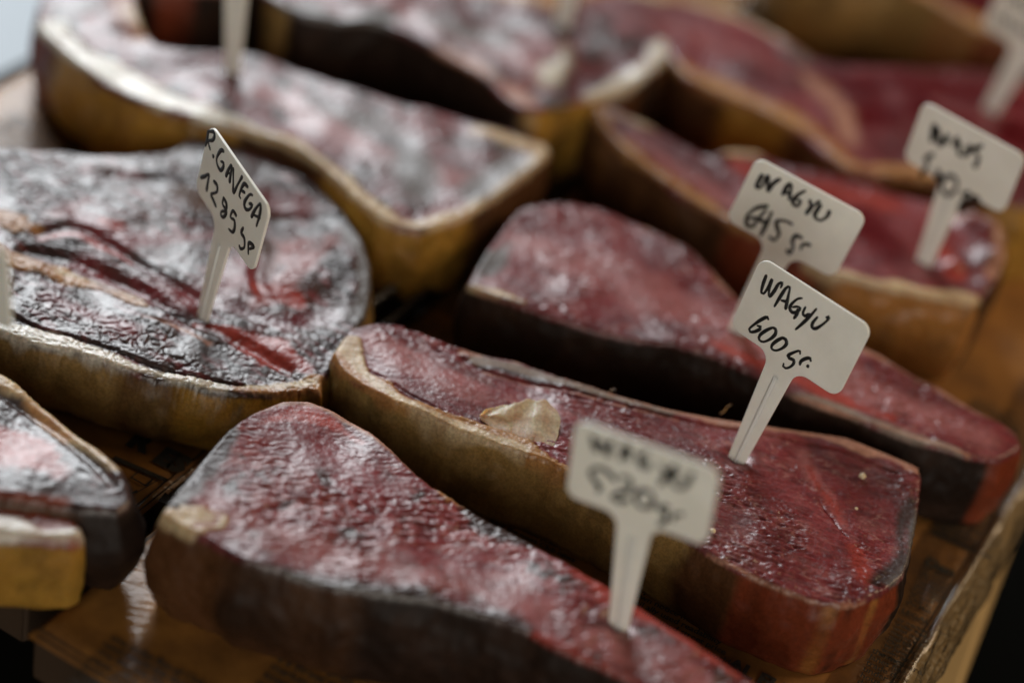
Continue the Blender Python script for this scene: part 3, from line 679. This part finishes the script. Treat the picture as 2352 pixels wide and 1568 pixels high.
S8 = steak('steak', 'big dark crusted rib steak with yellow fat edge, carrying the 1285 gr tag', .030,
 [(-90, 345), (0, 340), (108, 343), (220, 355), (330, 352), (385, 347), (414, 333), (439, 306), (468, 283), (510, 280), (565, 298), (630, 325), (690, 370), (735, 420), (760, 458), (800, 505), (830, 548), (848, 605), (852, 665), (838, 728), (805, 780), (772, 825), (755, 858), (740, 880), (738, 905), (705, 898), (640, 900), (560, 904), (468, 893), (400, 874), (342, 866), (252, 840), (162, 808), (72, 790), (0, 766), (-80, 735), (-160, 640), (-160, 450)],
 strokes=[('red', [(560, 640), (700, 560)], 5, 8), ('lean', [(500, 450), (700, 480)], 7, 8), ('lean', [(100, 680), (300, 760)], 3, 4), ('wine', [(90, 545), (200, 545), (300, 600), (400, 660)], 2, 3), ('brown', [(420, 440), (560, 520), (600, 620)], 5, 5), ('wine', [(500, 700), (650, 740), (760, 720)], 3, 4), ('lean', [(150, 480), (300, 560), (600, 520)], 4, 5), ('lean', [(200, 620), (420, 680), (560, 620)], 7, 8), ('amber', [(-60, 560), (20, 590), (120, 625), (230, 660), (335, 705)], [5, 5, 4, 2.5, 1]), ('amber', [(0, 500), (50, 525), (85, 535)], [5, 4.5, 2], 2), ('fat', [(130, 625), (230, 648), (330, 690)], [1.2, 1, .6]),  # dark wine strokes along the grooves put shade into the colour for depth
  ('red', [(90, 555), (170, 545), (260, 580), (300, 600)], 1.4, 1), ('red', [(450, 735), (540, 765), (620, 800), (700, 845)], [1.5, 5, 6, 2.5], 1.5), ('pink', [(590, 700), (660, 645), (740, 580), (760, 550)], [2, 6, 6.5, 4], 3), ('red', [(600, 665), (680, 690)], 3, 2), ('pink', [(130, 500), (200, 470)], 3, 4), ('red', [(240, 520), (270, 530)], 2, 2), ('tan', [(330, 730), (430, 765), (480, 790)], [1, 2, 1], 1),
  ('grey', [(790, 520), (835, 590), (842, 670), (820, 730)], [2, 4, 4.5, 3], 2), ('fat', [(440, 300), (500, 292), (600, 330)], [2, 3, 3], 2), ('white', [(-60, 738), (30, 765), (120, 782), (216, 815), (300, 842), (400, 862), (520, 890)], [3.6, 3.6, 3.6, 3.4, 3.2, 3, 2.2], 1), ('amber', [(540, 893), (650, 890), (725, 888)], [2.5, 3.5, 4.5], 1), ('fat', [(560, 886), (720, 880)], 1.6, 1)],
 side=[('olive', [(-80, 740), (72, 790), (252, 840), (400, 874)], 8, 4), ('gold', [(430, 882), (520, 902), (640, 902), (738, 900)], 6, 3), ('brown', [(300, 856), (380, 872)], 4, 5)],
 base='crust', cell=.00052, fibre=-20, tex=1.45, pebble=.5, marble=.8, seed=23, drips=.7, dents=[(464, 719)], lean2='lean',
 grooves=[([(18, 722), (90, 755), (162, 772), (252, 802), (330, 832), (430, 858), (560, 880)], 1.8, 1.4), ([(60, 575), (180, 600), (300, 650), (400, 715), (470, 750), (560, 790), (660, 845)], 5, 2.2), ([(90, 540), (180, 530), (280, 580), (380, 640), (450, 680)], 4, 1.5), ([(520, 480), (600, 560), (590, 640), (620, 700)], 5, 1.6), ([(200, 400), (420, 420), (520, 480), (700, 500)], 5, 1.4)], bumps=[((250, 480), 30, 2.5), ((700, 620), 24, 2), ((150, 700), 16, 1.5)], bulge=.003, sidebase='olive')
S9 = steak('steak', 'black glossy steak with cream fat rim and orange red meat at the left edge', .037,
 [(-160, 760), (-60, 820), (0, 862), (43, 890), (119, 944), (180, 998), (240, 1044), (277, 1083), (296, 1128), (299, 1155), (270, 1175), (200, 1168), (100, 1150), (0, 1138), (-160, 1120)],
 strokes=[('red', [(-60, 1000), (0, 1020), (60, 1045), (130, 1085)], [7, 8.5, 7, 3], 2.5), ('fat', [(-160, 770), (0, 872), (60, 910), (140, 970), (210, 1030), (262, 1085)], [3.5, 3.5, 4, 4, 3.4, 2], 1.2), ('amber', [(60, 925), (150, 1000)], 2, 2), ('redside', [(-100, 1130), (150, 1150)], 2, 2)],
 side=[('brown', [(0, 1140), (150, 1155)], 5, 3)],
 base='crust', cell=.0008, fibre=-25, tex=1.6, pebble=.12, marble=.3, seed=27, bulge=.006, lean2='grey',
 grooves=[([(0, 905), (100, 965), (200, 1055), (260, 1120)], 3, 1.4)])
S10 = steak('steak', 'small cut with thick pale yellow fat edge at the lower left corner', .033,
 [(-160, 1090), (-60, 1130), (0, 1150), (100, 1168), (165, 1182), (192, 1205), (194, 1228), (170, 1240), (100, 1240), (40, 1236), (0, 1232), (-160, 1215)],
 strokes=[('redside', [(-100, 1130), (0, 1158), (100, 1176), (150, 1186)], 3.5, 2), ('white', [(-100, 1195), (0, 1212), (90, 1225), (185, 1222)], 3.6, 1.5)],
 side=[('gold', [(-160, 1215), (0, 1232), (100, 1240), (194, 1230)], 9, 1),],
 base='redside', cell=.0010, tex=1.0, seed=31, bulge=.001, rim=.003, drips=0, sideamp=.0003, sidebase='gold')
S11 = steak('steak', 'dark brown cut mostly out of the frame behind the curved white rimmed one', .045,
 [(320, -40), (400, -30), (500, -25), (600, -45), (620, -120), (560, -220), (420, -230), (330, -150)], strokes=[('tan', [(320, -40), (500, -28)], 2, 1)], side=[('redside', [(380, -30), (430, -30)], 4, 3)],
 cell=.0016, seed=35, sidebase='rind', tex=1)
S12 = steak('steak', 'thick cut with smooth brown side and orange fat rim in the top right corner', .050,
 [(1790, -140), (1850, -90), (1950, -58), (2060, -35), (2140, 0), (2200, 38), (2260, 72), (2340, 105), (2460, 150), (2560, 120), (2560, -150), (2300, -260), (1900, -240)],
 strokes=[('amber', [(1850, -95), (2060, -40), (2140, -5), (2230, 50), (2340, 98), (2460, 145)], [4, 5, 7, 7, 6, 5], 2), ('wine', [(2200, 0), (2400, 40)], 8, 4)],
 side=[('olive', [(1790, -140), (1950, -58), (2060, -35), (2160, 15)], 12, 4), ('redside', [(2240, 62), (2400, 130)], 7, 4), ('amber', [(2180, 25), (2235, 62)], 4, 3)], cell=.0014, seed=38, base='wine', sidebase='olive', sideamp=.0003)

# torn flap of fat on the 600 gr cut
def flap():
    # a torn sheet of fat, rooted along the fat rim and curling up over the meat
    root_ = catmull(np.array([at(x, y, .0365) for x, y in [(1104, 958), (1140, 985), (1190, 1005), (1240, 1022), (1272, 1030)]]), .0005, False)
    tip_ = catmull(np.array([at(x, y, .0365) for x, y in [(1106, 954), (1145, 938), (1200, 932), (1250, 944), (1286, 970)]]), .0005, False)
    n, m = 70, 40
    def rs(q): return q[np.linspace(0, len(q) - 1, n).astype(int)]
    A_, B_ = rs(root_), rs(tip_)
    U, V_ = np.meshgrid(np.linspace(0, 1, n), np.linspace(0, 1, m), indexing='ij'); U = U.ravel(); V_ = V_.ravel()
    ui = np.repeat(np.arange(n), m)
    rag = perlin(np.c_[U * 3.1 + .3, V_ * 0 + .4, V_ * 0 + .2], 3) * .35 + perlin(np.c_[U * 9 + .3, V_ * 0 + .3, V_ * 0 + 5.4], 4) * .1
    Vv = V_ * (1 + rag)
    P = A_[ui] * (1 - Vv[:, None]) + B_[ui] * Vv[:, None]
    hump = (.5 + .5 * np.sin(np.pi * U * .95))
    P[:, 2] += .0036 * np.clip(Vv, 0, 1.3) ** 1.3 * hump * (.55 + .55 * U) - .0006 * (1 - V_)
    P[:, 2] += (perlin(np.c_[U * 4, V_ * 2.5, V_ * 0 + .5], 9) * .0014 + perlin(np.c_[U * 9, V_ * 4, V_ * 0 + .5], 8) * .0002) * V_ ** .7
    P[:, :2] += np.c_[perlin(np.c_[U * 5, V_ * 3, V_ * 0 + .5], 21), perlin(np.c_[U * 5, V_ * 3, V_ * 0 + .5], 22)] * .0008
    P2 = P.copy(); P2[:, 2] -= .0003 + .0008 * (1 - V_); P2[:, 1] += .0004
    i = np.arange(n * m).reshape(n, m)
    f1 = np.stack([i[:-1, :-1], i[1:, :-1], i[1:, 1:], i[:-1, 1:]], -1).reshape(-1, 4)
    ed = np.concatenate([i[:, 0], i[-1, 1:], i[:-1, -1][::-1], i[0, 1:-1][::-1]]); en = np.roll(ed, -1)
    N = n * m; f = np.concatenate([f1, f1[:, ::-1] + N, np.stack([ed, ed + N, en + N, en], -1)])
    nz = perlin(np.c_[U * 8, V_ * 5, V_ * 0 + .5], 12)
    mixr = sstep(.35, 0, V_)[:, None] * .5
    col = (np.array([.52, .36, .22])[None] * (1 - mixr) + np.array([.34, .12, .07])[None] * mixr) * (1 + .3 * nz[:, None] * np.array([.5, 1, 1.2])); col = np.tile(col, (2, 1))
    fn = np.tile([.42, .8, .5], (2 * N, 1))
    mesh_obj('fat_flap', np.r_[P, P2], f, MEAT, S2, True, None, np.clip(col, 0, 1), fn)
flap()
def fibre_tube(name, pts, r, parent):
    pts = catmull(np.array(pts), .0004, False); V, Fc = [], []
    for i_, p in enumerate(pts):
        rr = r * (1 - .6 * i_ / len(pts))
        for k in range(6): V.append((p[0] + rr * math.cos(k * math.pi / 3), p[1] + rr * math.sin(k * math.pi / 3) * .7, p[2] + rr * math.sin(k * math.pi / 3) * .7))
    for i_ in range(len(pts) - 1):
        for k in range(6): Fc.append((i_ * 6 + k, i_ * 6 + (k + 1) % 6, i_ * 6 + 6 + (k + 1) % 6, i_ * 6 + 6 + k))
    n = len(V); return mesh_obj(name, V, np.array(Fc), MEAT, parent, True, None, np.tile([.30, .16, .10], (n, 1)), np.tile([.4, .3, .3], (n, 1)))
fa = at(1655, 950, .0355); fibre_tube('meat_fibre', [fa, fa + [.0012, .0002, .0018], fa + [.0016, .0004, .0036], fa + [.0030, .0004, .0052]], .00028, S2)
fa = at(1400, 900, .0358); fibre_tube('meat_fibre', [fa, fa + [.0008, .0005, .0012], fa + [.0022, .0004, .0014]], .00022, S2)
def blob(name, p, r, col, parent=None, seed=0, sq=.7):
    bm = bmesh.new(); bmesh.ops.create_icosphere(bm, subdivisions=3, radius=1)
    v = np.array([q.co[:] for q in bm.verts]); dd = 1 + .35 * perlin(v * 1.7, seed) + .15 * perlin(v * 4.5, seed + 1)
    v = v * dd[:, None] * r; v[:, 2] *= sq; v += np.array(p)
    for q, c in zip(bm.verts, v): q.co = c
    f = np.array([[x.index for x in g.verts] for g in bm.faces]); bm.free()
    n = len(v)
    return mesh_obj(name, v, f, MEAT, parent, True, None, np.tile(col, (n, 1)), np.tile([.4, .2, .4], (n, 1)))
def crumb(px_, py_, h, r, label, seed):
    o = blob('fat_crumb', at(px_, py_, h), r, (.60, .47, .30), None, seed); tag(o, label, 'crumb', 'crumbs of fat on the 600 gr cut')
crumb(1981, 1092, .0370, .0013, 'largest cream fat crumb near the pale back rim of the 600 gr cut', 1)
crumb(1637, 1218, .0365, .0010, 'small cream crumb of fat beside the right edge of the 520 gr tag', 2)
crumb(1967, 1167, .0366, .0006, 'tiny crumb of fat right of the red seam', 3)

# ------------------------------------------------------------------ price tags
TW, TH, TS = .047, .031, .052
def tag_outline():
    r = .0042; hw = TW / 2; nh = .0056; fr = .0052; tipw = .0033
    def arc(cx, cy, rad, a0, a1, n=7): return [(cx + rad * math.cos(math.radians(a0 + (a1 - a0) * i / n)), cy + rad * math.sin(math.radians(a0 + (a1 - a0) * i / n))) for i in range(n + 1)]
    # y up, plate from 0 to TH, stem down to -TS
    pts = arc(hw - r, TH - r, r, 0, 90) + arc(-hw + r, TH - r, r, 90, 180) + arc(-hw + r, r, r, 180, 270)
    pts += arc(-nh - fr, -fr, fr, 90, 0) + [(-tipw, -TS + .004), (-tipw * .35, -TS), (tipw * .35, -TS), (tipw, -TS + .004)]
    pts += arc(nh + fr, -fr, fr, 180, 90) + arc(hw - r, r, r, 270, 360)
    out = []
    for p in pts:
        if not out or math.hypot(p[0] - out[-1][0], p[1] - out[-1][1]) > 1e-5: out.append(p)
    return out
def tag_mesh():
    bm = bmesh.new(); t = .0012
    vs = [bm.verts.new((x, 0, y)) for x, y in tag_outline()]; f = bm.faces.new(vs)
    r = bmesh.ops.extrude_face_region(bm, geom=[f])
    for q in r['geom']:
        if isinstance(q, bmesh.types.BMVert): q.co.y = t
    bmesh.ops.recalc_face_normals(bm, faces=bm.faces[:])
    eg = [e for e in bm.edges if abs(e.verts[0].co.y - e.verts[1].co.y) < 1e-6]
    bmesh.ops.bevel(bm, geom=eg, offset=.00032, segments=3, affect='EDGES', profile=.6)
    # raised rib down the stem
    y = -.00001
    rib = [(-.0011, -.006), (.0011, -.006), (.0007, -.049), (-.0007, -.049)]
    lo = [bm.verts.new((a, .0002, b)) for a, b in rib]; hi = [bm.verts.new((a * .35, -.0005, b + (-.002 if k < 2 else .001))) for k, (a, b) in enumerate(rib)]
    bm.faces.new(hi)
    for k in range(4): bm.faces.new((lo[k], lo[(k + 1) % 4], hi[(k + 1) % 4], hi[k]))
    bmesh.ops.recalc_face_normals(bm, faces=bm.faces[:])
    me = bpy.data.meshes.new('price_tag'); bm.to_mesh(me); bm.free(); me.materials.append(PLASTIC)
    for p in me.polygons: p.use_smooth = len(p.vertices) < 6
    me.set_sharp_from_angle(angle=math.radians(50))
    return me
TAGM = tag_mesh()
def strokes_mesh(name, strokes, parent, hw=.00056):
    V, Fc = [], []
    for st in strokes:
        st = np.array(st, float); rad = hw
        p = catmull(st, .0006, False) if len(st) > 2 else np.array([st[0] + (st[-1] - st[0]) * t for t in np.linspace(0, 1, 6)])
        n = len(p); tn = np.gradient(p, axis=0); tn /= np.maximum(np.linalg.norm(tn, axis=1), 1e-9)[:, None]; nn = np.c_[-tn[:, 1], tn[:, 0]]
        wv = rad * (1 + .22 * np.sin(np.arange(n) * .37 + len(V)) ) ; wv[0] *= .6; wv[-1] *= .55
        p[0] -= tn[0] * rad * .5; p[-1] += tn[-1] * rad * .5
        b = len(V); yo = -.00012 - .00001 * (len(Fc) % 7)
        for q, m_, r_ in zip(p, nn, wv):
            a1, a2 = q + m_ * r_, q - m_ * r_
            V += [(a1[0], .0002, a1[1]), (a1[0], yo * .6, a1[1]), (q[0], yo, q[1]), (a2[0], yo * .6, a2[1]), (a2[0], .0002, a2[1])]
        for i in range(n - 1):
            for k in range(4): Fc.append((b + i * 5 + k, b + i * 5 + k + 1, b + i * 5 + 5 + k + 1, b + i * 5 + 5 + k))
        Fc.append((b, b + 1, b + 2, b + 3, b + 4)); e = b + (n - 1) * 5; Fc.append((e, e + 1, e + 2, e + 3, e + 4))
    return mesh_obj(name, V, Fc, INK, parent, True)
def conv(zs, TL, TR, BL):
    """digitised strokes -> plate coordinates in metres"""
    TL, TR, BL = map(lambda q: np.array(q, float), (TL, TR, BL)); M = np.linalg.inv(np.array([TR - TL, BL - TL]).T); out = []
    for st in zs:
        s = (M @ (np.array(st, float) - TL).T).T
        out.append([((u - .5) * TW, (1 - v) * TH) for u, v in s])
    return out
def el(cx, cy, rx, ry, n=14): return [(cx + rx * math.cos(2 * math.pi * k / n), cy + ry * math.sin(2 * math.pi * k / n)) for k in range(n + 1)]
def price_tag(e, h, pose, label, lines=(), hw=.00056):
    yaw, lean, roll, s = pose
    o = bpy.data.objects.new('price_tag', TAGM); COL.objects.link(o)
    M = Matrix.Rotation(yaw, 4, 'Z') @ Matrix.Rotation(lean, 4, 'X') @ Matrix.Rotation(roll, 4, 'Y')
    E = Vector(at(*e, h)); o.matrix_world = Matrix.Translation(E + M @ Vector((0, 0, s))) @ M
    tag(o, label, 'price tag', 'cream plastic price tags stuck in the meat')
    for l in lines: strokes_mesh('handwriting', l, o, hw)
    return o
c6 = ((374, 38), (1609, 817), (27, 807))
price_tag((1693, 1050), .036, (-.513, -.12, .068, .0445), 'sharp cream tag handwritten WAGYU 600 gr. stuck in the long cut in focus', [
 conv([[(435, 240), (400, 340), (383, 430), (410, 440), (460, 370), (500, 290)], [(500, 285), (472, 400), (478, 472), (530, 410), (575, 335), (618, 322), (600, 375)], [(535, 580), (600, 470), (660, 380), (700, 370), (690, 450), (660, 610)], [(610, 515), (672, 530)],
  [(838, 492), (790, 500), (730, 550), (708, 600), (735, 645), (790, 640), (825, 600), (785, 582), (740, 590)], [(800, 610), (790, 660), (757, 712)], [(880, 588), (855, 650), (875, 685), (930, 665)], [(1000, 608), (940, 680), (860, 760), (780, 832)], [(1015, 697), (965, 760), (962, 808), (1000, 822), (1070, 780), (1130, 725), (1142, 692), (1112, 702)]], *c6),
 conv([[(470, 722), (458, 697), (400, 720), (310, 780), (255, 830), (268, 862), (320, 858), (378, 830), (383, 803), (350, 792)], [(520, 812), (440, 850), (378, 900), (374, 948), (420, 972), (500, 938), (556, 880), (553, 828), (515, 812)], [(640, 922), (570, 960), (518, 1010), (522, 1052), (570, 1066), (640, 1038), (683, 990), (670, 942), (630, 924)],
  [(838, 1100), (835, 1067), (780, 1080), (703, 1120), (720, 1150), (768, 1170), (768, 1210), (730, 1248), (680, 1262), (652, 1240), (657, 1212)], [(838, 1220), (850, 1182), (900, 1152), (950, 1147), (958, 1178)], [(932, 1225), (924, 1245)]], *c6)])
c12 = ((264, 63), (856, 835), (97, 664))
price_tag((464, 723), .0300, (-.84, -.03, .14, .043), 'cream tag turned sideways, handwritten R.GAVEGA 1285 gr, in the dark rib steak', [
 conv([[(245, 130), (235, 200), (215, 265)], [(245, 135), (300, 140), (310, 180), (290, 215), (245, 225), (265, 300)], [(297, 352), (295, 372)], [(405, 318), (375, 310), (335, 370), (335, 430), (365, 488), (395, 470), (402, 425), (375, 410)], [(425, 545), (460, 470), (485, 450), (462, 600)], [(440, 510), (478, 525)],
  [(500, 470), (500, 600), (502, 690), (550, 610), (590, 545)], [(645, 640), (610, 612), (578, 660), (560, 720), (572, 742)], [(578, 672), (615, 690)], [(690, 712), (660, 710), (612, 780), (622, 838), (660, 842), (690, 800), (660, 790)], [(680, 910), (725, 830), (768, 790), (765, 870), (730, 990)], [(700, 890), (765, 915)]], *c12),
 conv([[(160, 560), (205, 548), (250, 530), (238, 600), (222, 682)], [(300, 592), (333, 630), (330, 690), (272, 715), (290, 760), (322, 828)], [(400, 742), (430, 800), (420, 860), (378, 872), (372, 908), (400, 922), (428, 870), (390, 800), (402, 744)], [(530, 905), (495, 862), (470, 920), (510, 950), (512, 1020), (490, 1058), (452, 1032)], [(600, 1012), (580, 1060), (610, 1110), (610, 1190), (572, 1208), (560, 1180)], [(650, 1250), (655, 1150), (705, 1180), (660, 1205)]], *c12)], .00070)
c5 = ((208, 58), (1840, 646), (27, 911))
price_tag((1419, 1438), .0400, (-.290, .05, -.088, .0465), 'blurred cream tag handwritten WAGYU 520 gr at the front, nearest the camera', [
 conv([[(400, 240), (430, 400), (480, 320), (510, 310), (565, 450), (600, 340), (640, 290)], [(710, 510), (770, 360), (810, 380), (790, 510)], [(740, 450), (800, 460)], [(1030, 430), (940, 470), (940, 560), (1010, 600), (1045, 560), (985, 540)], [(1180, 580), (1220, 650), (1270, 630)], [(1340, 570), (1250, 680), (1150, 790)], [(1360, 640), (1300, 740), (1350, 820), (1440, 800), (1530, 660)]], *c5),
 conv([[(640, 740), (560, 650), (470, 600), (380, 610), (350, 660), (410, 760), (450, 830), (420, 860)], [(700, 700), (800, 715), (820, 790), (760, 850), (640, 890), (590, 930), (680, 980), (770, 960)], el(970, 950, 105, 100), [(1240, 1040), (1160, 1040), (1150, 1090), (1220, 1110), (1200, 1190), (1130, 1240)], [(1280, 1190), (1320, 1130), (1400, 1120)]], *c5)], .00085)
c4 = ((438, 83), (1730, 755), (79, 812))
price_tag((1689, 765), .036, (-.285, -.017, .143, .044), 'soft cream tag handwritten WAGYU 645 gr, standing just behind the sharp 600 gr tag', [
 conv([[(510, 280), (440, 420), (500, 420), (575, 300), (575, 470), (640, 380), (720, 330)], [(750, 510), (810, 400), (850, 400), (830, 560)], [(780, 480), (840, 500)], [(1010, 465), (930, 510), (870, 590), (920, 640), (965, 580), (920, 570)], [(1070, 570), (1095, 640), (1180, 580)], [(1095, 640), (1030, 730)], [(1200, 620), (1130, 740), (1190, 800), (1270, 760), (1300, 690)]], *c4),
 conv([[(580, 640), (440, 670), (340, 760), (340, 870), (420, 870), (450, 780), (370, 790)], [(560, 690), (480, 800), (600, 830)], [(630, 710), (560, 870), (500, 990)], [(870, 850), (780, 810), (690, 820), (700, 900), (720, 970), (660, 1040), (610, 1000)], [(990, 1010), (920, 980), (880, 1050), (890, 1120), (850, 1190), (820, 1150)], [(980, 1140), (1010, 1080), (1090, 1090)]], *c4)], .00075)
c3 = ((302, 137), (1537, 720), (131, 735))
price_tag((2120, 605), .043, (-.501, .16, .049, .044), 'blurred cream tag reading 540 gr in the cut at the right edge', [
 conv([[(460, 370), (440, 550), (510, 420), (540, 590), (620, 480), (610, 570)], [(740, 510), (700, 600)], [(770, 560), (780, 680), (850, 690), (900, 600), (890, 700)], [(1030, 600), (950, 640), (1010, 720), (980, 820)]], *c3),
 conv([[(480, 680), (400, 740), (430, 800), (360, 900)], [(570, 850), (550, 930), (640, 950)], [(600, 900), (580, 1000)], el(710, 1010, 90, 100), [(960, 1090), (890, 1110), (930, 1170), (870, 1210), (890, 1310)], [(980, 1220), (1000, 1130), (1080, 1160)]], *c3)], .00095)
wg = lambda y, seed: [[(x + .0, y), (x + .002, y - .005), (x + .004, y - .0005), (x + .006, y - .005)] for x in (-.018, -.010, -.002, .006)]
price_tag((2273, 255), .043, (-.403, .11, .15, .038), 'very blurred cream tag cut off by the top right corner', [wg(.024, 1), wg(.012, 2)])
price_tag((532, 165), .038, (-.239, .047, -.034, .045), 'very blurred tag of which only the stem shows, in the curved cut at top left', [wg(.022, 3)])
price_tag((1290, 66), .045, (-.29, .236, .037, .044), 'ghostly blurred tag stem at the top edge, in the dusty grey cut', [wg(.022, 4)])
price_tag((-60, 965), .037, (-.57, .059, -.051, .051), 'tag cut off by the left edge, only its right end showing', [wg(.022, 5)])
